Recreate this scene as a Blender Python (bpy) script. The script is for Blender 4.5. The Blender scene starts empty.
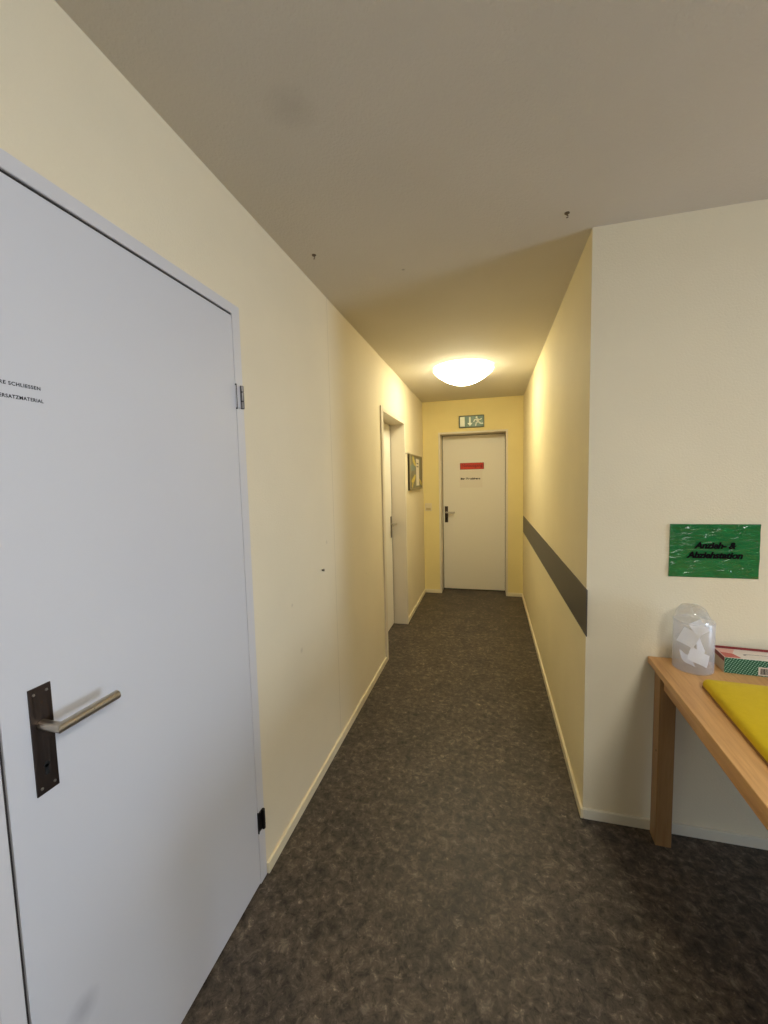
import bpy, bmesh, math, random
from mathutils import Vector, Matrix
random.seed(7)
scene = bpy.context.scene
C = scene.collection
PI = math.pi

# ------------------------------------------------------------------ helpers
def lin(r, g, b):
    def f(v):
        v /= 255.0
        return v / 12.92 if v <= 0.04045 else ((v + 0.055) / 1.055) ** 2.4
    return (f(r), f(g), f(b), 1.0)

def material(name, col, rough=0.5, metal=0.0, spec=0.5):
    m = bpy.data.materials.new(name); m.use_nodes = True
    b = m.node_tree.nodes['Principled BSDF']
    b.inputs['Base Color'].default_value = col
    b.inputs['Roughness'].default_value = rough
    b.inputs['Metallic'].default_value = metal
    b.inputs['Specular IOR Level'].default_value = spec
    return m

class NT:
    """small node builder"""
    def __init__(s, m):
        s.m = m; s.t = m.node_tree; s.b = s.t.nodes['Principled BSDF']
    def n(s, kind, **kw):
        d = s.t.nodes.new(kind)
        for k, v in kw.items():
            if k in d.inputs.keys(): d.inputs[k].default_value = v
            else: setattr(d, k, v)
        return d
    def l(s, a, b): s.t.links.new(a, b)
    def obj(s): return s.n('ShaderNodeTexCoord').outputs['Object']
    def mapping(s, scale=(1, 1, 1), loc=(0, 0, 0)):
        mp = s.n('ShaderNodeMapping'); s.l(s.obj(), mp.inputs['Vector'])
        mp.inputs['Scale'].default_value = scale; mp.inputs['Location'].default_value = loc
        return mp.outputs['Vector']
    def noise(s, vec, scale, detail=2, rough=0.5, dist=0.0):
        d = s.n('ShaderNodeTexNoise'); s.l(vec, d.inputs['Vector'])
        d.inputs['Scale'].default_value = scale; d.inputs['Detail'].default_value = detail
        d.inputs['Roughness'].default_value = rough; d.inputs['Distortion'].default_value = dist
        return d.outputs['Fac']
    def ramp(s, fac, stops):
        d = s.n('ShaderNodeValToRGB'); s.l(fac, d.inputs['Fac'])
        e = d.color_ramp.elements
        while len(e) < len(stops): e.new(0.5)
        for el, (p, c) in zip(e, stops): el.position = p; el.color = c
        return d.outputs['Color']
    def mix(s, fac, a, b, mode='MIX'):
        d = s.n('ShaderNodeMix', data_type='RGBA', blend_type=mode)
        for sock, v in ((d.inputs[0], fac), (d.inputs[6], a), (d.inputs[7], b)):
            if hasattr(v, 'is_linked'): s.l(v, sock)
            else: sock.default_value = v
        return d.outputs[2]
    def bump(s, fac, strength, dist):
        d = s.n('ShaderNodeBump'); s.l(fac, d.inputs['Height'])
        d.inputs['Strength'].default_value = strength; d.inputs['Distance'].default_value = dist
        s.l(d.outputs['Normal'], s.b.inputs['Normal'])
    def col(s, c): s.l(c, s.b.inputs['Base Color'])
    def spot(s, centre, r0, r1):
        """1 inside radius r0 about centre (object space), 0 beyond r1"""
        d = s.n('ShaderNodeVectorMath', operation='DISTANCE')
        s.l(s.obj(), d.inputs[0]); d.inputs[1].default_value = centre
        nz = s.n('ShaderNodeTexNoise'); s.l(s.obj(), nz.inputs['Vector']); nz.inputs['Scale'].default_value = 30
        ad = s.n('ShaderNodeMath', operation='MULTIPLY_ADD'); s.l(nz.outputs['Fac'], ad.inputs[0])
        ad.inputs[1].default_value = (r1 - r0) * 0.8; s.l(d.outputs['Value'], ad.inputs[2])
        mr = s.n('ShaderNodeMapRange'); s.l(ad.outputs[0], mr.inputs['Value'])
        mr.inputs['From Min'].default_value = r0; mr.inputs['From Max'].default_value = r1 + (r1 - r0) * .5
        mr.inputs['To Min'].default_value = 1; mr.inputs['To Max'].default_value = 0
        return mr.outputs['Result']

def scaled(s, fac, k):
    d = s.n('ShaderNodeMath', operation='MULTIPLY'); s.l(fac, d.inputs[0]); d.inputs[1].default_value = k
    return d.outputs[0]

def bx(bm, x0, x1, y0, y1, z0, z1, bevel=0.0, mi=0):
    vs = [bm.verts.new(p) for p in ((x0,y0,z0),(x1,y0,z0),(x1,y1,z0),(x0,y1,z0),(x0,y0,z1),(x1,y0,z1),(x1,y1,z1),(x0,y1,z1))]
    fs = [bm.faces.new([vs[i] for i in q]) for q in ((0,3,2,1),(4,5,6,7),(0,1,5,4),(1,2,6,5),(2,3,7,6),(3,0,4,7))]
    for f in fs: f.material_index = mi
    if bevel:
        es = list({e for f in fs for e in f.edges})
        bmesh.ops.bevel(bm, geom=es, offset=bevel, segments=2, affect='EDGES', profile=0.5)
    return vs

def tube(bm, a, b, r0, r1=None, seg=20, caps=True):
    a, b = Vector(a), Vector(b); r1 = r0 if r1 is None else r1
    d = (b - a).normalized(); q = d.to_track_quat('Z', 'Y')
    ra, rb = [], []
    for i in range(seg):
        t = 2 * PI * i / seg; v = Vector((math.cos(t), math.sin(t), 0))
        ra.append(bm.verts.new(a + q @ (v * r0))); rb.append(bm.verts.new(b + q @ (v * r1)))
    for i in range(seg):
        j = (i + 1) % seg; bm.faces.new((ra[i], ra[j], rb[j], rb[i]))
    if caps: bm.faces.new(ra[::-1]); bm.faces.new(rb)

def path_tube(bm, pts, r, seg=20, up=(0, 0, 1)):
    """round bar through pts with mitred joints"""
    pts = [Vector(p) for p in pts]; rings = []
    up = Vector(up)
    for i, p in enumerate(pts):
        d0 = (pts[i] - pts[i-1]).normalized() if i else (pts[1] - pts[0]).normalized()
        d1 = (pts[i+1] - pts[i]).normalized() if i < len(pts) - 1 else d0
        t = (d0 + d1).normalized(); k = 1 / max(0.3, t.dot(d0))
        side = t.cross(up).normalized(); u2 = side.cross(t).normalized()
        rings.append([bm.verts.new(p + side * math.cos(a) * r * k + u2 * math.sin(a) * r)
                      for a in [2 * PI * s / seg for s in range(seg)]])
    for A, B in zip(rings, rings[1:]):
        for i in range(seg):
            j = (i + 1) % seg; bm.faces.new((A[i], A[j], B[j], B[i]))
    bm.faces.new(rings[0][::-1]); bm.faces.new(rings[-1])
    bmesh.ops.recalc_face_normals(bm, faces=bm.faces)

def lathe(bm, prof, seg=48, centre=(0, 0, 0), close=False):
    cx, cy, cz = centre; rings = []
    for r, z in prof:
        if r < 1e-6: rings.append([bm.verts.new((cx, cy, cz + z))])
        else: rings.append([bm.verts.new((cx + r * math.cos(2*PI*i/seg), cy + r * math.sin(2*PI*i/seg), cz + z)) for i in range(seg)])
    pairs = list(zip(rings, rings[1:])) + ([(rings[-1], rings[0])] if close else [])
    for A, B in pairs:
        for i in range(seg):
            j = (i + 1) % seg
            if len(A) == 1 and len(B) == 1: continue
            if len(A) == 1: bm.faces.new((A[0], B[j], B[i]))
            elif len(B) == 1: bm.faces.new((A[i], A[j], B[0]))
            else: bm.faces.new((A[i], A[j], B[j], B[i]))
    bmesh.ops.recalc_face_normals(bm, faces=bm.faces)

def obj(name, bm, mats, parent=None, smooth=False, angle=40):
    me = bpy.data.meshes.new(name)
    bm.to_mesh(me); bm.free()
    for m in (mats if isinstance(mats, (list, tuple)) else [mats]): me.materials.append(m)
    if smooth:
        me.polygons.foreach_set('use_smooth', [True] * len(me.polygons))
        me.set_sharp_from_angle(angle=math.radians(angle))
    o = bpy.data.objects.new(name, me); C.objects.link(o)
    if parent: o.parent = parent
    return o

def tag(o, label, cat, group=None, kind=None):
    o['label'] = label; o['category'] = cat
    if group: o['group'] = group
    if kind: o['kind'] = kind
    return o

def thing(name, label, cat, loc=(0, 0, 0), rotz=0.0, group=None, kind=None):
    o = bpy.data.objects.new(name, None); C.objects.link(o); o.empty_display_size = 0.05
    o.location = loc; o.rotation_euler = (0, 0, rotz)
    return tag(o, label, cat, group, kind)

def lettering(name, lines, mat, M, parent=None, size=0.02, spacing=1.0, shear=0.0, bold=0.0, align='CENTER', lead=1.0, depth=0.0003):
    """text as mesh; M places its plane (x right, y up, z towards the viewer)"""
    cu = bpy.data.curves.new(name, 'FONT'); cu.body = lines; cu.size = size; cu.space_character = spacing
    cu.shear = shear; cu.offset = bold; cu.align_x = align; cu.align_y = 'CENTER'; cu.space_line = lead
    cu.extrude = depth; cu.resolution_u = 4
    t = bpy.data.objects.new(name + '_source', cu); C.objects.link(t)
    dg = bpy.context.evaluated_depsgraph_get()
    me = bpy.data.meshes.new_from_object(t.evaluated_get(dg))
    bpy.data.objects.remove(t); bpy.data.curves.remove(cu)
    me.materials.clear(); me.materials.append(mat); me.name = name
    o = bpy.data.objects.new(name, me); C.objects.link(o)
    me.transform(M)
    if parent: o.parent = parent
    return o

def frame_m(origin, right, up):
    r = Vector(right).normalized(); u = Vector(up).normalized(); n = r.cross(u)
    M = Matrix.Identity(4)
    for i in range(3):
        M[i][0], M[i][1], M[i][2], M[i][3] = r[i], u[i], n[i], origin[i]
    return M

# ------------------------------------------------------------------ measures (metres; camera foot at the origin, +y down the corridor)
H = 2.43
XL, XR, YE, YC = -0.823, 0.386, 5.158, 1.807
ROOM_X, ROOM_Y = 4.6, -2.6          # the room the photographer stands in
WT = 0.30                            # wall thickness

# ------------------------------------------------------------------ materials
def paint(name, col, bump=0.35, dist=0.0012, var=0.035, scuffs=False):
    m = material(name, col, 0.75, 0, 0.25); t = NT(m); v = t.obj()
    big = t.noise(v, 3.0, 3); 
    c2 = tuple(x * (1 - var * 2) for x in col[:3]) + (1,)
    c = t.mix(big, c2, tuple(min(1, x * (1 + var)) for x in col[:3]) + (1,))
    t.col(c)
    t.bump(t.noise(v, 140, 3, 0.6), bump * 1.8, dist * 1.6)
    return m

M_wall = paint('cream_wall_paint', lin(230, 216, 174))
M_part = paint('pale_cream_wall_paint', lin(230, 220, 192))
M_end = paint('warm_cream_wall_paint', lin(236, 219, 156))
def left_wall_paint():
    m = paint('cream_wall_paint_with_seam', lin(229, 217, 188)); t = NT(m)
    old = t.b.inputs['Base Color'].links[0].from_socket
    # wallpaper seam near y = 2.06 and a few faint scuffs
    sx = t.n('ShaderNodeSeparateXYZ'); t.l(t.obj(), sx.inputs[0])
    a = t.n('ShaderNodeMath', operation='SUBTRACT'); t.l(sx.outputs['Y'], a.inputs[0]); a.inputs[1].default_value = 2.06
    b = t.n('ShaderNodeMath', operation='ABSOLUTE'); t.l(a.outputs[0], b.inputs[0])
    c = t.n('ShaderNodeMath', operation='LESS_THAN'); t.l(b.outputs[0], c.inputs[0]); c.inputs[1].default_value = 0.0035
    seam = scaled(t, c.outputs[0], 0.22)
    out = t.mix(seam, old, lin(150, 135, 100))
    for p, r in (((XL, 1.95, 1.16), .012), ((XL, 2.62, .84), .010), ((XL, 1.62, .72), .016), ((XL, 1.55, .95), .01)):
        out = t.mix(scaled(t, t.spot(p, r * .4, r), 0.25), out, lin(130, 115, 95))
    t.col(out)
    return m
M_left = left_wall_paint()

def ceiling_paint():
    m = material('off_white_ceiling_paint', lin(214, 207, 192), 0.8, 0, 0.2); t = NT(m); v = t.obj()
    base = t.mix(t.noise(v, 2.0, 3), lin(208, 201, 186), lin(219, 212, 198))
    out = t.mix(scaled(t, t.spot((-.491, 1.026, H), .03, .075), 0.16), base, lin(120, 112, 100))
    out = t.mix(scaled(t, t.spot((-.38, 1.9, H), .004, .01), 0.5), out, lin(90, 84, 76))
    t.col(out); t.bump(t.noise(v, 120, 3, 0.6), 0.9, 0.0022)
    return m
M_ceil = ceiling_paint()

def linoleum():
    m = material('marbled_dark_linoleum', lin(62, 55, 49), 0.5, 0, 0.35); t = NT(m); v = t.obj()
    n1 = t.noise(v, 6, 5, 0.6, 0.6); n2 = t.noise(v, 30, 5, 0.74, 0.5); n3 = t.noise(v, 44, 4, 0.65, 0.9)
    a = t.ramp(n2, [(0.34, lin(44, 38, 33)), (0.45, lin(68, 60, 53)), (0.55, lin(85, 76, 66)), (0.66, lin(113, 103, 90))])
    b = t.ramp(n3, [(0.32, (.42, .41, .40, 1)), (0.42, (.95, .95, .95, 1)), (0.58, (1.0, 1.0, 1.0, 1)), (0.63, (1.2, 1.2, 1.2, 1)), (0.70, (2.3, 2.3, 2.25, 1))])
    c = t.mix(1.0, a, b, 'MULTIPLY')
    d = t.ramp(n1, [(0.38, (0.78, 0.78, 0.79, 1)), (0.62, (1.2, 1.17, 1.12, 1))])
    t.col(t.mix(1.0, c, d, 'MULTIPLY'))
    r = t.ramp(n2, [(0.3, (0.42,)*3 + (1,)), (0.7, (0.58,)*3 + (1,))]); t.l(r, t.b.inputs['Roughness'])
    t.bump(n3, 0.06, 0.001)
    return m
M_floor = linoleum()

M_base = material('ivory_baseboard_paint', lin(232, 220, 186), 0.4)
M_base_pale = material('pale_baseboard_paint', lin(226, 220, 200), 0.45)

def door_paint():
    m = material('light_grey_door_laminate', lin(205, 205, 208), 0.42, 0, 0.4); t = NT(m); v = t.obj()
    base = t.mix(t.noise(v, 2.5, 3), lin(202, 202, 206), lin(208, 208, 210))
    out = t.mix(scaled(t, t.spot((XL, .572, .395), .016, .04), 0.35), base, lin(120, 122, 132))
    t.col(out); t.bump(t.noise(v, 220, 2), 0.10, 0.0006)
    return m
M_door = door_paint()
M_frame = material('light_grey_frame_enamel', lin(208, 206, 207), 0.38)
M_leaf_far = material('warm_white_door_laminate', lin(232, 226, 212), 0.45)
M_frame_far = material('warm_white_frame_enamel', lin(222, 212, 192), 0.4)
M_dark = material('dark_gap_shade', lin(40, 33, 30), 0.8)  # near-black colour standing in for shade in door gaps and beyond
M_black = material('black_hole', lin(8, 8, 8), 0.8)

def brushed(name, col, rough, sc=(400, 400, 6)):
    m = material(name, col, rough, 1.0); t = NT(m)
    n = t.noise(t.mapping(sc), 1.0, 2)
    t.l(t.ramp(n, [(0.3, (rough * .8,)*3 + (1,)), (0.7, (rough * 1.2,)*3 + (1,))]), t.b.inputs['Roughness'])
    t.bump(n, 0.08, 0.0005)
    return m
M_bronze = brushed('dark_bronze_plate_metal', lin(84, 74, 68), 0.42)
M_steel = brushed('brushed_nickel_metal', lin(186, 176, 160), 0.34, (6, 300, 300))
M_chrome = material('chrome_metal', lin(205, 205, 205), 0.22, 1.0)
M_hinge_dark = material('dark_hinge_metal', lin(58, 55, 54), 0.4, 0.9)
M_screw = material('zinc_screw_metal', lin(190, 184, 175), 0.35, 1.0)
M_ink = material('black_ink', lin(14, 14, 14), 0.9, 0, 0.1)
M_stripe = material('anthracite_wall_guard', lin(78, 74, 70), 0.45)
M_white_plastic = material('cream_switch_plastic', lin(222, 208, 172), 0.35)

def wood(name, axis, k=1.0):
    def wl(r, g, b): return lin(min(255, r * k), min(255, g * k), min(255, b * k))
    m = material(name, wl(190, 140, 86), 0.42, 0, 0.4); t = NT(m)
    sc = {'x': (1.2, 22, 22), 'y': (22, 1.2, 22), 'z': (22, 22, 1.2)}[axis]
    v = t.mapping(sc)
    n = t.noise(v, 1.0, 5, 0.6, 0.8); f = t.noise(v, 5.0, 3, 0.6, 0.2)
    a = t.ramp(n, [(0.28, wl(168, 122, 74)), (0.50, wl(196, 150, 96)), (0.72, wl(212, 168, 112))])
    b = t.ramp(f, [(0.35, wl(168, 124, 76)), (0.62, wl(206, 162, 106))])
    t.col(t.mix(0.35, a, b)); t.bump(f, 0.08, 0.0006)
    return m
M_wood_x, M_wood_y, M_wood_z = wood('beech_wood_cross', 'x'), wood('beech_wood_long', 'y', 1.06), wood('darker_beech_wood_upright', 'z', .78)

# ------------------------------------------------------------------ the setting
def structure(name, bm, m, label, cat):
    o = obj(name, bm, m); return tag(o, label, cat, kind='structure')

bm = bmesh.new(); bx(bm, XL - 0.6, ROOM_X + WT, ROOM_Y - WT, YE + 0.8, -0.1, 0.0)
structure('floor', bm, M_floor, 'dark brown marbled linoleum floor', 'floor')
bm = bmesh.new(); bx(bm, XL - 0.6, ROOM_X + WT, ROOM_Y - WT, YE + 0.8, H, H + 0.1)
structure('ceiling', bm, M_ceil, 'off-white rough painted ceiling above room and corridor', 'ceiling')

# door openings: outer frame limits
D1 = dict(y0=0.437, y1=1.260, top=2.070)          # near door in the left wall
D2 = dict(y0=3.085, y1=4.000, top=2.050)          # recessed door further down the left wall
DE = dict(x0=-0.625, x1=0.209, top=2.044)         # door in the end wall
bm = bmesh.new()
xa, xb = XL - WT, XL
bx(bm, xa, xb, ROOM_Y, D1['y0'], 0, H); bx(bm, xa, xb, D1['y0'], D1['y1'], D1['top'], H)
bx(bm, xa, xb, D1['y1'], D2['y0'], 0, H); bx(bm, xa, xb, D2['y0'], D2['y1'], D2['top'], H)
bx(bm, xa, xb, D2['y1'], YE + WT, 0, H)
structure('wall_left', bm, M_left, 'long cream wall on the left with two doors', 'wall')
bm = bmesh.new()
bx(bm, XL, DE['x0'], YE, YE + WT, 0, H); bx(bm, DE['x0'], DE['x1'], YE, YE + WT, DE['top'], H)
bx(bm, DE['x1'], XR + WT, YE, YE + WT, 0, H)
structure('wall_end', bm, M_end, 'yellowish cream wall closing the corridor', 'wall')
bm = bmesh.new()
bx(bm, XR, XR + 0.16, YC, YE, 0, H)
for f in bm.faces:
    f.material_index = 0
bx(bm, XR + 0.16, ROOM_X, YC, YC + 0.16, 0, H, mi=1)
for f in bm.faces:
    if f.normal.y < -0.9 or f.calc_center_median().x > XR + 0.17: f.material_index = 1
bm.normal_update()
for f in bm.faces:
    if f.normal.y < -0.9: f.material_index = 1
structure('wall_right', bm, [M_wall, M_part], 'cream corridor wall with grey band and its pale return behind the table', 'wall')
# room behind and beside the photographer, with the window the daylight comes through
WY0, WY1, WZ0, WZ1 = -0.15, 1.05, 0.10, 2.05
bm = bmesh.new()
bx(bm, ROOM_X, ROOM_X + WT, ROOM_Y, WY0, 0, H); bx(bm, ROOM_X, ROOM_X + WT, WY1, YC + .16, 0, H)
bx(bm, ROOM_X, ROOM_X + WT, WY0, WY1, 0, WZ0); bx(bm, ROOM_X, ROOM_X + WT, WY0, WY1, WZ1, H)
M_room = paint('taupe_room_paint', lin(118, 108, 98))
structure('wall_window', bm, M_room, 'taupe room wall pierced by a window', 'wall')
bm = bmesh.new(); bx(bm, XL - WT, ROOM_X + WT, ROOM_Y - WT, ROOM_Y, 0, H)
structure('wall_back', bm, M_room, 'taupe wall behind the viewpoint', 'wall')
bm = bmesh.new(); e = 0.05
bx(bm, ROOM_X + .1, ROOM_X + .16, WY0, WY0 + e, WZ0, WZ1); bx(bm, ROOM_X + .1, ROOM_X + .16, WY1 - e, WY1, WZ0, WZ1)
bx(bm, ROOM_X + .1, ROOM_X + .16, WY0 + e, WY1 - e, WZ0, WZ0 + e); bx(bm, ROOM_X + .1, ROOM_X + .16, WY0 + e, WY1 - e, WZ1 - e, WZ1)
structure('window_1', bm, M_frame, 'tall white framed window lighting the room from the side', 'window')

# baseboards
def board(name, segs, label, m):
    bm = bmesh.new()
    for s in segs: bx(bm, *s, bevel=0.003)
    structure(name, bm, m, label, 'baseboard')
T, BH = 0.012, 0.045
board('baseboard_left', [(XL, XL + T, D1['y1'], D2['y0'], 0, BH)], 'ivory baseboard between the two left doors', M_base)
board('baseboard_left_far', [(XL, XL + T, D2['y1'], YE, 0, BH)], 'short ivory baseboard under the notice board', M_base)
board('baseboard_left_near', [(XL, XL + T, ROOM_Y, D1['y0'], 0, BH)], 'ivory baseboard beside the near door frame', M_base)
board('baseboard_end_left', [(XL + T, DE['x0'], YE - T, YE, 0, BH)], 'short ivory baseboard left of the end door', M_base)
board('baseboard_end_right', [(DE['x1'], XR - T, YE - T, YE, 0, BH)], 'short ivory baseboard right of the end door', M_base)
board('baseboard_right', [(XR - T, XR, YC - T, YE, 0, BH)], 'ivory baseboard along the right corridor wall', M_base)
board('baseboard_return', [(XR, ROOM_X, YC - T, YC, 0, BH)], 'pale baseboard behind the wooden table', M_base_pale)

# ------------------------------------------------------------------ doors
def handle_plate(parent, M, w, h, mat, holes=True):
    """long plate in local frame (x right, y up, z out of the door), 3 mm thick"""
    bm = bmesh.new(); bx(bm, -w/2, w/2, -h * 0.636, h * 0.364, 0, 0.003, 0.0008)
    bm.transform(M); p = obj('handle_plate', bm, mat, parent)
    if holes:
        for sx in (-1, 1):
            for y in (h * 0.364 - 0.012, -h * 0.636 + 0.012):
                b2 = bmesh.new(); tube(b2, (sx * (w/2 - .0085), y, .003), (sx * (w/2 - .0085), y, .0044), .0028, .0022, 12)
                b2.transform(M); obj('screw', b2, M_screw, p, True)
    b3 = bmesh.new(); tube(b3, (0, -.078, .0028), (0, -.078, .0035), .0058, seg=16); bx(b3, -.0032, .0032, -.098, -.078, .0028, .0035)
    b3.transform(M); obj('keyhole', b3, M_black, p)
    return p

def lever(parent, M, length, out, r, mat, flip=1):
    bm = bmesh.new()
    path_tube(bm, [(0, 0, .002), (0, 0, out), (flip * length, 0, out)], r, 24, (0, 1, 0))
    bm.transform(M); return obj('lever', bm, mat, parent, True, 50)

# door 1: near, flush in the left wall
d1 = thing('door_1', 'large light grey door at left with dark handle plate and black lettering', 'door', (XL, 0.85, 0), kind='structure')
def at(p): return Matrix.Translation(-Vector((XL, 0.85, 0)))
def d1part(name, bm, m, parent=d1, smooth=False):
    bm.transform(Matrix.Translation(Vector((-XL, -0.85, 0)))); return obj(name, bm, m, parent, smooth)
L0, L1, LT = 0.481, 1.2165, 2.029                  # leaf limits
fx = XL + 0.002
bm = bmesh.new()
bx(bm, XL - .12, fx, D1['y0'], L0 - .006, 0, D1['top']); bx(bm, XL - .12, fx, L1 + .0022, D1['y1'], 0, D1['top'])
bx(bm, XL - .12, fx, L0 - .006, L1 + .0022, LT + .007, D1['top'])
bmesh.ops.bevel(bm, geom=[e for e in bm.edges if all(abs(v.co.x - fx) < 1e-5 for v in e.verts)], offset=.0015, segments=1, affect='EDGES')
fr = d1part('door_frame', bm, M_frame)
bm = bmesh.new()                                    # rebate stop; its dark strips put shade into the leaf gaps
bx(bm, XL - .12, XL - .036, L0 - .006, L0 + .03, 0, LT + .007); bx(bm, XL - .12, XL - .036, L1 - .03, L1 + .0022, 0, LT + .007)
bx(bm, XL - .12, XL - .036, L0 + .03, L1 - .03, LT - .03, LT + .007)
bx(bm, XL - .036, XL - .004, L0 - .006, L0 - .0002, 0, LT + .007); bx(bm, XL - .036, XL - .004, L0 - .0002, L1 + .0022, LT + .0002, LT + .007)
bx(bm, XL - .036, XL - .003, L1 + .0002, L1 + .0022, 0, LT + .0002)
d1part('gap_shade_stop', bm, M_dark, fr)
bm = bmesh.new(); bx(bm, XL - .034, XL + .001, L0, L1, 0.007, LT, 0.0012)
M_d1leaf = M_door
leaf = d1part('door_leaf', bm, M_door)
leaf.data.transform(Matrix.Translation(Vector((XL, 0.85, 0)))); leaf.location = (-XL, -0.85, 0)  # keep stain coordinates in room space
PF = XL + 0.001
Mh = Matrix.Translation(Vector((-XL, -0.85, 0))) @ frame_m((PF, 0.545, 1.0325), (0, 1, 0), (0, 0, 1))
handle_plate(d1, Mh, 0.040, 0.208, M_bronze)
Ml = Matrix.Translation(Vector((-XL, -0.85, 0))) @ frame_m((PF, 0.5435, 1.034), (0, 1, 0), (0, 0, 1))
lever(d1, Ml, 0.120, 0.048, 0.0095, M_steel)
# writing, right-aligned block ending near y = 0.598
Mt = Matrix.Translation(Vector((-XL, -0.85, 0))) @ frame_m((PF + .0002, 0.597, 1.6635), (0, 1, 0), (0, 0, 1))
lettering('lettering', 'TÜRE SCHLIESSEN', M_ink, Mt @ Matrix.Translation((0, .0015, 0)) @ Matrix.Scale(1.02, 4, (1, 0, 0)), d1, .0090, 1.12, bold=.0002, align='RIGHT', depth=.0001)
lettering('lettering', 'ERSATZMATERIAL', M_ink, Mt @ Matrix.Translation((.003, -.0215, 0)) @ Matrix.Scale(.92, 4, (1, 0, 0)), d1, .0090, 1.12, bold=.0002, align='RIGHT', depth=.0001)
# hinges
def hinge(zc, h, m1, m2, label):
    bm = bmesh.new(); bx(bm, fx - .001, fx + .0035, L1 - .001, L1 + .024, zc - h/2, zc + h/2, .0008)
    hp = d1part('hinge', bm, m1); hp['label'] = label
    bm = bmesh.new()
    yy, xx, r = L1 + .026, fx + .007, .0068
    for a, b, k in ((-.5, -.22, 1), (-.15, .20, 1), (.27, .5, 1)):
        tube(bm, (xx, yy, zc + a * h), (xx, yy, zc + b * h), r)
    d1part('knuckle', bm, m2, hp, True)
    bm = bmesh.new(); bx(bm, fx - .001, fx + .0045, L1 - .0006, L1 + .0016, zc - .56 * h, zc + .56 * h)
    d1part('hinge_slot', bm, M_hinge_dark, hp)
    bm = bmesh.new(); tube(bm, (xx, yy, zc - .52 * h), (xx, yy, zc + .52 * h), r * .86)
    d1part('hinge_pin', bm, M_hinge_dark, hp, True)
hinge(1.768, .074, M_frame, material('satin_hinge_metal', lin(120, 116, 114), .35, .9), 'upper hinge with chrome knuckle')
hinge(0.240, .072, M_hinge_dark, M_hinge_dark, 'lower hinge of dark metal')

# door 2: recessed in the left wall
d2 = thing('door_2', 'recessed grey door in the left corridor wall beside the notice board', 'door', (XL, 3.54, 0), kind='structure')
def d2part(name, bm, m, parent=d2, smooth=False):
    bm.transform(Matrix.Translation(Vector((-XL, -3.54, 0)))); return obj(name, bm, m, parent, smooth)
f2 = XL + 0.012; RX = XL - 0.131
bm = bmesh.new()
bx(bm, XL - .18, f2, D2['y0'], 3.143, 0, D2['top'], .002); bx(bm, XL - .18, f2, 3.961, D2['y1'], 0, D2['top'], .002)
bx(bm, XL - .18, f2, 3.141, 3.963, 2.013, D2['top'], .002)
fr = d2part('door_frame', bm, M_frame_far)
bm = bmesh.new()
bx(bm, RX - .06, RX - .03, 3.143, 3.16, 0, 2.013); bx(bm, RX - .06, RX - .03, 3.94, 3.961, 0, 2.013); bx(bm, RX - .03, RX - .002, 3.9445, 3.961, 0, 2.013); bx(bm, RX - .06, RX - .03, 3.16, 3.94, 1.99, 2.013)  # stop behind the leaf; dark strip paints the shaded far gap
d2part('gap_shade_stop', bm, M_dark, fr)
bm = bmesh.new(); bx(bm, RX - .028, RX, 3.147, 3.944, 0.012, 2.006, .0012); d2part('door_leaf', bm, M_leaf_far)
M2 = Matrix.Translation(Vector((-XL, -3.54, 0))) @ frame_m((RX, 3.905, 1.0325), (0, 1, 0), (0, 0, 1))
handle_plate(d2, M2, 0.040, 0.212, M_bronze, False)
lever(d2, M2, 0.12, 0.05, 0.009, M_steel, -1)

# door 3: end wall
d3 = thing('door_3', 'grey door at the corridor end with red sign and white paper', 'door', (-.208, YE, 0), kind='structure')
def d3part(name, bm, m, parent=d3, smooth=False):
    bm.transform(Matrix.Translation(Vector((.208, -YE, 0)))); return obj(name, bm, m, parent, smooth)
f3 = YE - 0.010; RY = YE + 0.195
bm = bmesh.new()
bx(bm, DE['x0'], -.602, f3, YE + .27, 0, DE['top'], .002); bx(bm, .189, DE['x1'], f3, YE + .27, 0, DE['top'], .002)
bx(bm, -.604, .191, f3, YE + .27, 2.022, DE['top'], .002)
fr = d3part('door_frame', bm, M_frame_far)
bm = bmesh.new()
bx(bm, -.602, -.58, RY + .03, RY + .06, 0, 2.022); bx(bm, .17, .189, RY + .03, RY + .06, 0, 2.022); bx(bm, -.58, .17, RY + .03, RY + .06, 2.0, 2.022)
d3part('gap_shade_stop', bm, M_dark, fr)  # stop behind the leaf, coloured dark as gap shade
bm = bmesh.new(); bx(bm, -.594, .184, RY, RY + .028, .014, 2.014, .0012); d3part('door_leaf', bm, M_leaf_far)
M3 = Matrix.Translation(Vector((.208, -YE, 0))) @ frame_m((-.554, RY, 1.030), (1, 0, 0), (0, 0, 1))
handle_plate(d3, M3, 0.042, 0.212, M_bronze, False)
lever(d3, M3, 0.112, 0.05, 0.011, M_steel)

# dark closure behind each leaf (the space beyond is unlit)
bm = bmesh.new()
bx(bm, XL - WT - .02, XL - WT, D1['y0'] - .05, D1['y1'] + .05, 0, 2.12); bx(bm, XL - WT - .02, XL - WT, D2['y0'] - .05, D2['y1'] + .05, 0, 2.12)
bx(bm, DE['x0'] - .05, DE['x1'] + .05, YE + WT, YE + WT + .02, 0, 2.12)
structure('unlit_closure', bm, M_dark, 'dark sheets painted as the unlit space behind the closed doors', 'wall')

# ------------------------------------------------------------------ things on the walls
bm = bmesh.new(); bx(bm, XR - .004, XR, YC - .025 + .003, YE - .07, .812, 1.008, .001)
tag(obj('wall_guard_strip', bm, M_stripe), 'dark grey guard strip along the right corridor wall', 'wall strip')

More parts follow.
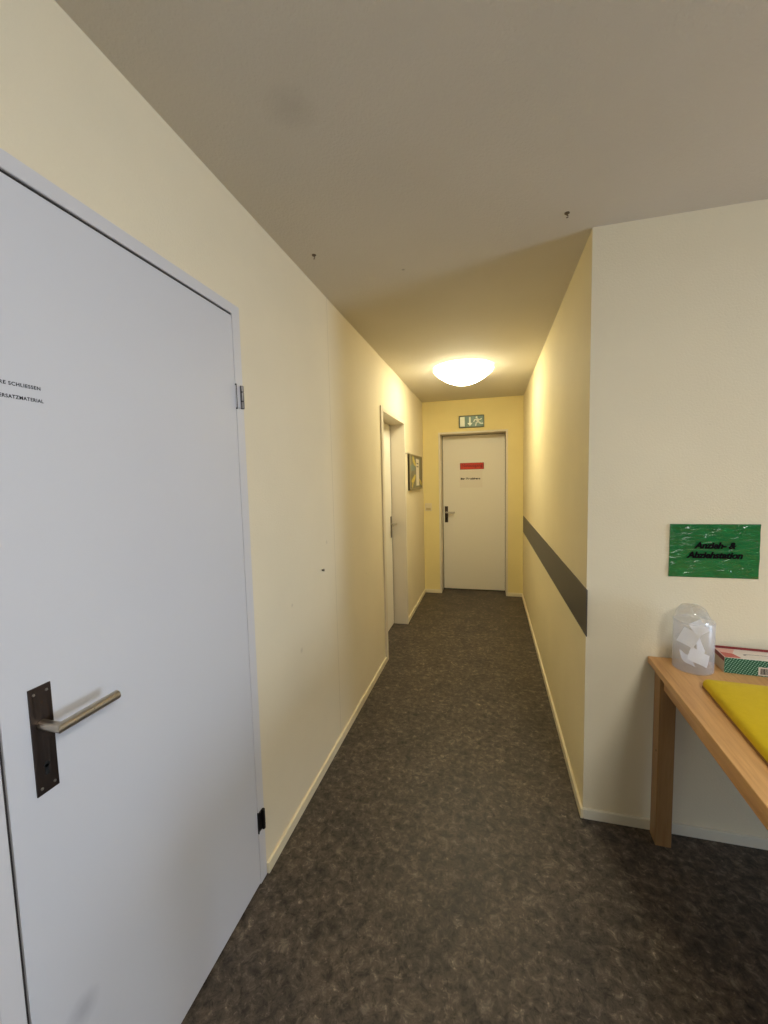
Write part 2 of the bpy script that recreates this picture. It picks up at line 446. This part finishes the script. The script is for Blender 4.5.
# escape sign
sg = thing('exit_sign', 'green escape route sign with running figure above the end door', 'sign', (-.2175, YE, 2.158))
def sgp(name, bm, m): return obj(name, bm, m, sg)
M_sign_frame = material('dark_green_sign_edge', lin(62, 66, 38), 0.5)
M_sign_green = material('escape_green', lin(70, 106, 72), 0.35)
M_sign_white = material('luminous_white', lin(235, 238, 215), 0.4)
SW, SH = .302, .145
bm = bmesh.new(); bx(bm, -SW/2, SW/2, -.022, 0, -SH/2, SH/2, .003); sgp('housing', bm, M_sign_frame)
bm = bmesh.new(); bx(bm, -SW/2 + .010, SW/2 - .008, -.0235, -.0215, -SH/2 + .010, SH/2 - .010); sgp('panel', bm, M_sign_green)
def flat(polys, y0=-.0248, y1=-.0232):
    bm = bmesh.new()
    for P in polys:
        a = [bm.verts.new((x, y0, z)) for x, z in P]; b = [bm.verts.new((x, y1, z)) for x, z in P]
        bm.faces.new(a); bm.faces.new(b[::-1])
        for i in range(len(P)):
            j = (i + 1) % len(P); bm.faces.new((a[i], b[i], b[j], a[j]))
    bmesh.ops.recalc_face_normals(bm, faces=bm.faces); return bm
sgp('door_symbol', flat([[(-.136, -.058), (-.080, -.058), (-.080, .058), (-.136, .058)]]), M_sign_white)
sgp('arrow_symbol', flat([[(-.028, .054), (-.008, .054), (-.008, -.018), (-.028, -.018)], [(-.048, -.018), (.012, -.018), (-.018, -.056)]]), M_sign_white)
def limb(a, b, w):
    a, b = Vector((a[0], a[1])), Vector((b[0], b[1])); n = (b - a).normalized(); n = Vector((-n.y, n.x)) * w / 2
    return [tuple(a + n), tuple(b + n), tuple(b - n), tuple(a - n)]
head = [(.062 + .013 * math.cos(t * PI / 6), .046 + .012 * math.sin(t * PI / 6)) for t in range(12)]
run = [head, limb((.066, .032), (.082, -.012), .028), limb((.064, .026), (.034, .014), .011), limb((.036, .017), (.028, -.008), .010),
       limb((.072, .026), (.102, .014), .011), limb((.100, .016), (.122, .028), .010),
       limb((.080, -.008), (.054, -.024), .016), limb((.057, -.020), (.050, -.056), .013), limb((.084, -.008), (.108, -.028), .016), limb((.104, -.028), (.138, -.030), .012)]
sgp('running_figure', flat(run), M_sign_white)

# red sign and paper on the end door
yd = RY
M_red = material('red_sign_print', lin(198, 52, 20), 0.4); M_redtext = material('dark_red_print', lin(110, 16, 8), 0.5)
M_paper = material('white_paper', lin(228, 220, 206), 0.6)
rs = thing('door_sign', 'red rectangular sign stuck on the end door', 'sign', (-.2235, yd, 1.622))
bm = bmesh.new(); bx(bm, -.150, .150, -.002, 0, -.042, .042, .0006); obj('sign_plate', bm, M_red, rs)
lettering('lettering', 'Notausgang', M_redtext, frame_m((0, -.0022, .008), (1, 0, 0), (0, 0, 1)), rs, .055, 1.0, bold=.0006)
bm = flat([[(-.149, -.041), (.149, -.041), (.149, .041), (-.149, .041)]]); bm.free()
bm = bmesh.new()
for q in ((-.150, .150, .0385, .042), (-.150, .150, -.042, -.0385)): bx(bm, q[0], q[1], -.0026, -.0018, q[2], q[3])
for q in ((-.150, -.143), (.143, .150)): bx(bm, q[0], q[1], -.0026, -.0018, -.0385, .0385)
obj('border', bm, M_redtext, rs)
pp = thing('paper_notice', 'white paper notice with one bold line below the red sign', 'paper', (-.236, yd, 1.455))
bm = bmesh.new(); bx(bm, -.143, .143, -.001, 0, -.108, .108); obj('sheet', bm, M_paper, pp)
lettering('lettering', 'Bitte Tür schliessen', M_ink, frame_m((-.008, -.0012, .006), (1, 0, 0), (0, 0, 1)), pp, .031, 1.0, bold=.0016)

# light switch on the end wall
sw = thing('light_switch', 'cream double light switch left of the end door', 'light switch', (-.762, YE, 1.112))
bm = bmesh.new(); bx(bm, -.044, .044, -.009, 0, -.05, .05, .003); obj('cover_plate', bm, M_white_plastic, sw)
for s in (-1, 1):
    bm = bmesh.new(); bx(bm, s * .0165 - .0145, s * .0165 + .0145, -.013, -.008, -.002, .036, .0015); obj('rocker', bm, M_white_plastic, sw)
bm = bmesh.new(); bx(bm, -.030, .030, -.0115, -.008, -.040, -.008, .0015); obj('socket_flap', bm, material('beige_flap_plastic', lin(190, 172, 128), .4), sw)

# notice board on the left wall
M_bframe = material('weathered_brown_frame', lin(140, 126, 92), 0.5)
M_bframe_side = material('grey_board_edge', lin(132, 126, 112), 0.55)
def art():
    m = material('murky_green_painted_panel', lin(98, 94, 72), 0.4); t = NT(m); v = t.obj()
    n = t.noise(v, 6, 3, .5, .8)
    c = t.ramp(n, [(0.30, lin(70, 66, 54)), (0.45, lin(98, 92, 68)), (0.58, lin(118, 112, 84)), (0.72, lin(92, 104, 92))])
    t.col(c); return m
nb = thing('notice_board', 'framed dark board painted with yellow strokes beside the recessed door', 'picture', (XL, 4.585, 1.549))
y0, y1, zz = -.435, .335, .190
bm = bmesh.new(); bx(bm, 0, .018, y0, y1, -zz, zz); obj('backing_panel', bm, art(), nb)
bm = bmesh.new()
bx(bm, 0, .026, y0, y0 + .024, -zz, zz, .002); bx(bm, 0, .026, y1 - .024, y1, -zz, zz, .002)
bx(bm, 0, .026, y0 + .024, y1 - .024, zz - .016, zz, .002); bx(bm, 0, .026, y0 + .024, y1 - .024, -zz, -zz + .016, .002)
obj('frame', bm, M_bframe, nb)
M_yel = material('yellow_brush_paint', lin(206, 186, 86), 0.5); M_teal = material('grey_teal_brush_paint', lin(112, 128, 120), 0.5)
def stroke(pts, w, m, name='brush_stroke'):
    bm = bmesh.new(); P = [Vector((a, b)) for a, b in pts]; L, Rr = [], []
    for i, p in enumerate(P):
        d = (P[min(i+1, len(P)-1)] - P[max(i-1, 0)]).normalized(); n = Vector((-d.y, d.x)) * w[i] / 2
        L.append(p + n); Rr.append(p - n)
    poly = L + Rr[::-1]
    a = [bm.verts.new((.0192, q.x, q.y)) for q in poly]; b = [bm.verts.new((.0178, q.x, q.y)) for q in poly]
    bm.faces.new(a); bm.faces.new(b[::-1])
    for i in range(len(a)):
        j = (i+1) % len(a); bm.faces.new((a[i], b[i], b[j], a[j]))
    bmesh.ops.recalc_face_normals(bm, faces=bm.faces)
    obj(name, bm, m, nb)
stroke([(-.24, .175), (-.21, .14), (-.14, .10), (-.05, .075)], [.06, .07, .06, .02], M_yel)
stroke([(-.32, -.10), (-.22, -.085), (-.12, -.05), (-.07, -.03)], [.02, .06, .055, .01], M_yel)
stroke([(-.30, -.165), (-.26, -.13), (-.22, -.105)], [.03, .04, .02], M_yel)
stroke([(.17, -.08), (.23, -.11), (.30, -.135)], [.02, .045, .04], M_yel)
stroke([(-.36, .04), (-.25, .052), (-.08, .045)], [.05, .075, .04], M_teal)
bm = bmesh.new(); bx(bm, .0195, .0205, -.05, .15, -.150, .150); ns = obj('notice_sheet', bm, M_paper); ns.location = (XL, 4.585, 1.549)
tag(ns, 'narrow white sheet pinned on the dark notice board', 'paper')
bm = bmesh.new()
for z in (.10, .065):
    bx(bm, .0203, .0208, -.02, .10, z - .006, z + .006)
obj('print_lines', bm, material('grey_print', lin(110, 104, 96), .6), ns)

# green A4 sign on the return wall
def laminated():
    m = material('green_laminated_paper', lin(26, 116, 62), 0.16, 0, 0.9); t = NT(m); v = t.obj()
    n = t.noise(v, 9, 2)
    t.col(t.mix(n, lin(16, 98, 46), lin(30, 118, 62)))
    w = t.n('ShaderNodeMapping'); t.l(t.obj(), w.inputs['Vector']); w.inputs['Scale'].default_value = (26, 1, 70); w.inputs['Rotation'].default_value = (0, .15, 0)
    t.bump(t.noise(w.outputs['Vector'], 1.0, 3, .55, 1.2), 0.42, 0.010)
    return m
gs = thing('paper_sign', 'green laminated sign with black script on the wall above the table', 'sign', (.827, YC, 1.1765), 0)
bm = bmesh.new()
nx, nz = 24, 16; W2, H2 = .1475, .1035
gr = [[bm.verts.new((-W2 + 2*W2*i/nx, -.004 - .0018 * math.sin(i * .9 + j * .35) * math.sin(j * .8) * 1.0, -H2 + 2*H2*j/nz)) for j in range(nz+1)] for i in range(nx+1)]
for i in range(nx):
    for j in range(nz): bm.faces.new((gr[i][j], gr[i+1][j], gr[i+1][j+1], gr[i][j+1]))
geo = bmesh.ops.extrude_face_region(bm, geom=bm.faces[:])
for v in [g for g in geo['geom'] if isinstance(g, bmesh.types.BMVert)]: v.co.y = -.0003
bmesh.ops.recalc_face_normals(bm, faces=bm.faces)
obj('sheet', bm, laminated(), gs, True, 60)
lettering('lettering', 'Anzieh- &\nAbziehstation', M_ink, frame_m((.002, -.0068, .002), (1, 0, 0), (0, 0, 1)), gs, .034, .96, shear=.28, bold=.0013, lead=1.1, depth=.0009)

# small hardware: wall screw, wall hook, ceiling hooks
M_rust = material('dull_brown_metal', lin(110, 96, 78), 0.5, 0.6)
bm = bmesh.new(); tube(bm, (0, 0, 0), (.010, 0, 0), .0035, seg=10); tube(bm, (.010, 0, 0), (.013, 0, 0), .0075, .005, seg=12)
o = obj('wall_screw', bm, M_rust, None, True); o.location = (XL, 1.877, 1.030); tag(o, 'small screw sticking out of the left wall', 'screw')
bm = bmesh.new(); tube(bm, (0, 0, 0), (.004, 0, 0), .013, seg=16); path_tube(bm, [(.003, 0, 0), (.022, 0, -.004), (.026, 0, .010)], .004, 10)
o = obj('wall_hook', bm, M_chrome, None, True); o.location = (XL, 4.055, 1.737); tag(o, 'tiny pale hook left of the notice board', 'hook')
for (x, y, lab) in ((-.716, 1.669, 'small dark ceiling hook near the left wall'), (.274, 1.684, 'small dark ceiling hook near the wall corner')):
    bm = bmesh.new(); tube(bm, (0, 0, 0), (0, 0, -.002), .009, seg=14); tube(bm, (0, 0, -.002), (0, 0, -.009), .0022, seg=8)
    path_tube(bm, [(0, 0, -.008), (.004, 0, -.011), (.003, 0, -.016), (-.003, 0, -.016)], .0018, 8)
    o = obj('ceiling_hook', bm, M_rust, None, True); o.location = (x, y, H); tag(o, lab, 'hook', 'hooks in the ceiling')

# ------------------------------------------------------------------ ceiling lamps
def lamp(loc, label, strength, col, group=None):
    t = thing('ceiling_lamp', label, 'lamp', loc, group=group)
    bm = bmesh.new(); lathe(bm, [(0, 0), (.17, 0), (.17, -.022), (0, -.022)], 48); obj('base', bm, M_frame, t, True)
    m = bpy.data.materials.new('glowing_opal_glass'); m.use_nodes = True
    b = m.node_tree.nodes['Principled BSDF']; b.inputs['Base Color'].default_value = (.9, .9, .88, 1); b.inputs['Roughness'].default_value = .15
    b.inputs['Emission Color'].default_value = col; b.inputs['Emission Strength'].default_value = strength
    prof = [(0, -.020), (.19, -.016), (.232, -.013), (.249, -.017), (.253, -.024), (.249, -.033)]
    for k in range(1, 15):
        q = 1 - k / 14.0; prof.append((.249 * q, -.036 - .112 * (1 - q ** 2.0)))
    bm = bmesh.new(); lathe(bm, prof, 64); obj('shade', bm, m, t, True)
    bm = bmesh.new(); lathe(bm, [(.245, -.009), (.256, -.009), (.259, -.020), (.256, -.022), (.254, -.014), (.245, -.012)], 64, close=True)
    obj('rim', bm, M_frame, t, True)
    return t
lamp((-.222, 3.68, H), 'round glowing opal glass lamp on the corridor ceiling', 29.0, lin(255, 246, 210))

# ------------------------------------------------------------------ table with its things
TZ = .745
rot = -math.atan2(.029, .798)      # left edge drifts to the left towards the viewer
rot = math.radians(-2.1)
tb = thing('table', 'plain beech table with square legs against the pale wall', 'table', (.614, 1.800, 0), rot)
TW, TD = 2.20, 1.16                # local: x 0..TW, y -TD..0
bm = bmesh.new(); bx(bm, 0, TW, -TD, 0, TZ - .026, TZ, .0022); obj('tabletop', bm, M_wood_y, tb)
LX, LY = .056, .064
lx0, lx1 = .022, TW - .022 - LX
ly0, ly1 = -TD + .012, -.012 - LY
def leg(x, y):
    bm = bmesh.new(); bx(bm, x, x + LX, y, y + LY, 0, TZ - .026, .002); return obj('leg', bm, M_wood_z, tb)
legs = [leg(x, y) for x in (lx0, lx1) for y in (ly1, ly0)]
bm = bmesh.new(); tube(bm, (lx0 - .0006, ly1 + .020, .385), (lx0 + .001, ly1 + .020, .385), .004, seg=10); obj('knot', bm, M_black, legs[0])
AH = .062
for x in (lx0 + .012, lx1 + LX - .034):
    bm = bmesh.new(); bx(bm, x, x + .022, ly0 + LY, ly1, TZ - .026 - .012 - AH, TZ - .026 - .0, .002); obj('apron', bm, M_wood_y, tb)
for y in (ly0 + .012, ly1 + LY - .034):
    bm = bmesh.new(); bx(bm, lx0 + LX, lx1, y, y + .022, TZ - .026 - .012 - AH, TZ - .026, .002); obj('apron', bm, M_wood_x, tb)

# frosted canister with clear domed bag, paper inside
def frosted(name, alpha, col, rough, gl=0.12):
    m = bpy.data.materials.new(name); m.use_nodes = True; nt = m.node_tree; nt.nodes.clear()
    out = nt.nodes.new('ShaderNodeOutputMaterial'); tr = nt.nodes.new('ShaderNodeBsdfTransparent')
    df = nt.nodes.new('ShaderNodeBsdfDiffuse'); tl = nt.nodes.new('ShaderNodeBsdfTranslucent'); g = nt.nodes.new('ShaderNodeBsdfGlossy')
    df.inputs[0].default_value = col; tl.inputs[0].default_value = col; g.inputs['Roughness'].default_value = rough
    tr.inputs[0].default_value = (.97, .97, .97, 1)
    a = nt.nodes.new('ShaderNodeMixShader'); a.inputs[0].default_value = .5; nt.links.new(df.outputs[0], a.inputs[1]); nt.links.new(tl.outputs[0], a.inputs[2])
    b = nt.nodes.new('ShaderNodeMixShader'); b.inputs[0].default_value = alpha; nt.links.new(tr.outputs[0], b.inputs[1]); nt.links.new(a.outputs[0], b.inputs[2])
    lw = nt.nodes.new('ShaderNodeLayerWeight'); lw.inputs[0].default_value = .35
    mu = nt.nodes.new('ShaderNodeMath'); mu.operation = 'MULTIPLY_ADD'; mu.inputs[1].default_value = gl; mu.inputs[2].default_value = gl * .4
    nt.links.new(lw.outputs['Fresnel'], mu.inputs[0])
    c = nt.nodes.new('ShaderNodeMixShader'); nt.links.new(mu.outputs[0], c.inputs[0]); nt.links.new(b.outputs[0], c.inputs[1]); nt.links.new(g.outputs[0], c.inputs[2])
    nt.links.new(c.outputs[0], out.inputs[0]); return m
JX, JY = .733, 1.712
jar = thing('plastic_canister', 'translucent plastic canister with clear domed top standing on the table corner', 'container', (JX, JY, TZ))
R = .0635
bm = bmesh.new(); lathe(bm, [(0, .001), (R - .004, .001), (R, .004), (R, .185), (R - .0015, .188), (R - .0015, .006), (0, .004)], 56)
obj('body', bm, frosted('frosted_polypropylene', .21, lin(246, 245, 247), .25, .08), jar, True)
M_clear = frosted('clear_plastic_film', .26, lin(240, 240, 236), .13, .20)
bm = bmesh.new()
lathe(bm, [(R - .004, .181), (R - .006, .190), (.055, .197), (.050, .207), (.046, .218), (.039, .231), (.028, .240), (.014, .2455), (0, .247)], 48, (-.004, .004, 0))
for v in bm.verts:
    k = (v.co.z - .185) / .07
    if k > 0:
        v.co.x += -.006 * k + .0022 * math.sin(v.co.x * 180 + v.co.z * 90) * min(1, k * 2); v.co.y += .0022 * math.cos(v.co.y * 200 + v.co.x * 120) * min(1, k * 2)
obj('dome', bm, M_clear, jar, True, 80)
def slip(cx, cy, z, w, h, rx, ry, rz, label):
    bm = bmesh.new(); n = 6; gr = []
    for i in range(n+1):
        row = []
        for j in range(n+1):
            u, v = i / n - .5, j / n - .5
            row.append(bm.verts.new((u * w, v * h, .004 * math.sin(u * 5 + rz) * math.cos(v * 4 + rx))))
        gr.append(row)
    for i in range(n):
        for j in range(n): bm.faces.new((gr[i][j], gr[i+1][j], gr[i+1][j+1], gr[i][j+1]))
    top = bmesh.ops.extrude_face_region(bm, geom=bm.faces[:])
    for v in [g for g in top['geom'] if isinstance(g, bmesh.types.BMVert)]: v.co.z += .0009
    bmesh.ops.recalc_face_normals(bm, faces=bm.faces)
    o = obj('paper_slip', bm, material('bright_white_tissue', lin(243, 243, 247), .7) if 'bright_white_tissue' not in bpy.data.materials else bpy.data.materials['bright_white_tissue'], None, True, 70)
    o.location = (JX + cx, JY + cy, TZ + z); o.rotation_euler = (rx, ry, rz)
    tag(o, label, 'paper', 'paper slips inside the canister')
slip(.006, -.028, .056, .064, .048, 1.0, .42, -.15, 'white folded slip at the front inside the canister')
slip(-.018, .004, .036, .058, .050, .7, .50, .5, 'white slip low at the left inside the canister')
slip(.024, .010, .088, .046, .064, 1.25, -.2, .9, 'white slip upright at the right inside the canister')
slip(-.018, -.006, .120, .056, .058, 1.1, .3, -.7, 'white slip in the middle inside the canister')
slip(.014, -.006, .160, .048, .048, .9, -.4, .3, 'topmost white slip inside the canister')

# glove box
def box_green():
    m = material('green_patterned_cardboard', lin(22, 92, 62), 0.5); t = NT(m)
    sp = t.n('ShaderNodeSeparateXYZ'); t.l(t.obj(), sp.inputs[0])
    def wave(kx, kz):
        a = t.n('ShaderNodeMath', operation='MULTIPLY'); t.l(sp.outputs['X'], a.inputs[0]); a.inputs[1].default_value = kx
        b = t.n('ShaderNodeMath', operation='MULTIPLY_ADD'); t.l(sp.outputs['Z'], b.inputs[0]); b.inputs[1].default_value = kz; t.l(a.outputs[0], b.inputs[2])
        c = t.n('ShaderNodeMath', operation='SINE'); t.l(b.outputs[0], c.inputs[0]); return c.outputs[0]
    f = t.n('ShaderNodeMath', operation='MULTIPLY'); t.l(wave(-190, 620), f.inputs[0]); t.l(wave(520, 240), f.inputs[1])
    t.col(t.ramp(f.outputs[0], [(0.05, lin(14, 84, 56)), (0.30, lin(34, 108, 78)), (0.55, lin(150, 190, 168))]))
    return m
M_boxw = material('white_cardboard', lin(226, 216, 204), 0.5); M_boxred = material('red_print_cardboard', lin(192, 92, 80), 0.5)
M_box_side = material('beige_cardboard', lin(196, 182, 158), 0.55); M_boxpink = material('pink_print_cardboard', lin(222, 172, 156), 0.5)
M_darkred = material('dark_red_cardboard', lin(128, 40, 40), .5)
bxr = thing('glove_box', 'flat green and white cardboard box beside the canister', 'box', (.828, 1.700, TZ), math.radians(-5))
BW, BD, BH2 = .24, .092, .058
bm = bmesh.new(); bx(bm, 0, BW, 0, BD, 0, BH2, .0012)
bm.normal_update()
for f in bm.faces:
    n = f.normal
    f.material_index = 1 if n.z > .7 else (0 if abs(n.y) > .7 else 2)
obj('carton', bm, [box_green(), M_boxw, M_box_side], bxr)
def quad_slab(P, z0, z1, m, name):
    bm = bmesh.new(); a = [bm.verts.new((x, y, z0)) for x, y in P]; b = [bm.verts.new((x, y, z1)) for x, y in P]
    bm.faces.new(a[::-1]); bm.faces.new(b)
    for i in range(len(P)):
        j = (i+1) % len(P); bm.faces.new((a[i], a[j], b[j], b[i]))
    bmesh.ops.recalc_face_normals(bm, faces=bm.faces); return obj(name, bm, m, bxr)
quad_slab([(.003, .003), (.052, .006), (.040, .040), (.003, .050)], BH2, BH2 + .0008, M_boxred, 'red_print')
quad_slab([(.003, .053), (.040, .043), (.060, .085), (.003, .088)], BH2, BH2 + .0007, M_boxpink, 'pink_print')
quad_slab([(-.0008, .002), (.0004, .002), (.0004, BD - .003), (-.0008, BD - .003)], BH2 - .016, BH2, M_darkred, 'red_side_band')
# tear-open slot, a slim dark ellipse, and the raised back flap
P = [(.135 + .065 * math.cos(t * PI / 12), .040 + .009 * math.sin(t * PI / 12)) for t in range(24)]
quad_slab(P, BH2, BH2 + .0006, M_black, 'slot')
P = [(.139 + .063 * math.cos(t * PI / 12), .037 + .008 * math.sin(t * PI / 12)) for t in range(24)]
quad_slab(P, BH2 + .0003, BH2 + .0012, M_boxw, 'tissue_in_slot')
bm = bmesh.new(); bx(bm, 0, BW, BD - .0015, BD, BH2 - .002, BH2 + .009, .0004); obj('back_flap', bm, M_darkred, bxr)
# bar code
bc = bmesh.new(); bx(bc, .100, .162, -.0008, 0, .004, .034); bco = obj('barcode_label', bc, M_boxw, bxr)
bm = bmesh.new(); x = .106
while x < .157:
    w = random.choice((.0010, .0016, .0026)); bx(bm, x, x + w, -.0012, -.0006, .008, .030); x += w + random.choice((.0010, .0016))
obj('bars', bm, M_ink, bco)

# yellow cushion with brown hem
def felt():
    m = material('yellow_felt', lin(212, 184, 24), 0.95, 0, 0.1); t = NT(m); v = t.obj()
    t.col(t.mix(t.noise(v, 60, 4, .7), lin(204, 174, 20), lin(220, 192, 32)))
    t.bump(t.noise(v, 420, 3, .7), .5, .0012); t.b.inputs['Sheen Weight'].default_value = .08
    return m
cu = thing('seat_cushion', 'yellow felt cushion lying on the wooden table', 'cushion', (.700, 1.572, TZ), math.radians(-4.6))
CW, CL, CT = .50, .52, .030
def rounded(w, l, r, n=6, dent=0.0):
    pts = []
    for cx, cy, a0 in ((w - r, -r, 0), (r, -r, PI/2), (r, -l + r, PI), (w - r, -l + r, 1.5 * PI)):
        for k in range(n + 1):
            a = a0 + k / n * PI / 2; pts.append((cx + r * math.cos(a), cy + r * math.sin(a)))
    return pts
def slab_rounded(prof, w, l, r):
    """stack of inset rounded outlines: prof = [(inset, z)]"""
    bm = bmesh.new(); rings = []
    for ins, z in prof:
        P = rounded(w - 2*ins, l - 2*ins, max(.004, r - ins * .4))
        rings.append([bm.verts.new((x + ins, y - ins, z)) for x, y in P])
    for A, B in zip(rings, rings[1:]):
        for i in range(len(A)):
            j = (i+1) % len(A); bm.faces.new((A[i], A[j], B[j], B[i]))
    bm.faces.new(rings[0][::-1]); bm.faces.new(rings[-1])
    bmesh.ops.recalc_face_normals(bm, faces=bm.faces); return bm
obj('cover', slab_rounded([(.004, .005), (.0015, .008), (.001, .014), (.003, .024), (.008, .031), (.016, .034), (.05, .036), (.12, .037)], CW, CL, .014), felt(), cu, True, 60)
obj('hem', slab_rounded([(.003, 0), (.0, .0015), (.0, .006), (.003, .0072)], CW, CL, .014), material('tan_hem_fabric', lin(150, 110, 62), .8), cu, True, 50)

# ------------------------------------------------------------------ light
def fill_panel(loc, label, strength, col):  # unseen glowing panel, added to brighten table and return wall
    t = thing('added_fill_panel', label, 'lamp', loc)
    bm = bmesh.new(); bx(bm, -.27, .27, -.27, .27, -.03, 0, .004); obj('housing', bm, M_frame, t)
    m = bpy.data.materials.new('glowing_diffuser'); m.use_nodes = True
    p = m.node_tree.nodes['Principled BSDF']; p.inputs['Emission Color'].default_value = col; p.inputs['Emission Strength'].default_value = strength
    bm = bmesh.new(); bx(bm, -.25, .25, -.25, .25, -.12, -.03, .01); obj('diffuser', bm, m, t)
fill_panel((1.02, -.45, H), 'unseen square ceiling panel added to light the front room', 41.0, lin(252, 250, 246))
sky = bpy.data.lights.new('window_daylight', 'AREA'); sky.shape = 'RECTANGLE'; sky.size = WY1 - WY0 - .1; sky.size_y = WZ1 - WZ0 - .1
sky.energy = 165; sky.color = (.62, .77, 1.0)
so = bpy.data.objects.new('window_daylight', sky); C.objects.link(so)
so.location = (ROOM_X + .2, (WY0 + WY1) / 2, (WZ0 + WZ1) / 2); so.rotation_euler = (0, PI / 2, 0)   # faces -x
so.rotation_euler = (0, math.radians(78), 0)
world = bpy.data.worlds.new('overcast_sky'); scene.world = world; world.use_nodes = True
bg = world.node_tree.nodes['Background']; bg.inputs[0].default_value = (.75, .86, 1, 1); bg.inputs[1].default_value = 1.0

# ------------------------------------------------------------------ camera
cam = bpy.data.cameras.new('camera'); co = bpy.data.objects.new('camera', cam); C.objects.link(co)
r = Vector((0.96756994, 0.25150574, -0.02352185)); u = Vector((0.00248202, 0.08364744, 0.99649232)); f = Vector((-0.25259108, 0.96423439, -0.08031051))
M = Matrix.Identity(4)
for i in range(3):
    M[i][0], M[i][1], M[i][2] = r[i], u[i], -f[i]
M[2][3] = 1.48
co.matrix_world = M
cam.sensor_fit = 'VERTICAL'; cam.sensor_height = 36.0; cam.lens = 36.0 * 406.23 / 1024; cam.clip_start = .02
scene.camera = co
scene.view_settings.view_transform = 'Standard'; scene.view_settings.look = 'None'; scene.view_settings.gamma = 1.0
scene.view_settings.exposure = 0.0; scene.view_settings.use_curve_mapping = False
scene.cycles.use_denoising = True
scene.cycles.max_bounces = 12; scene.cycles.diffuse_bounces = 6
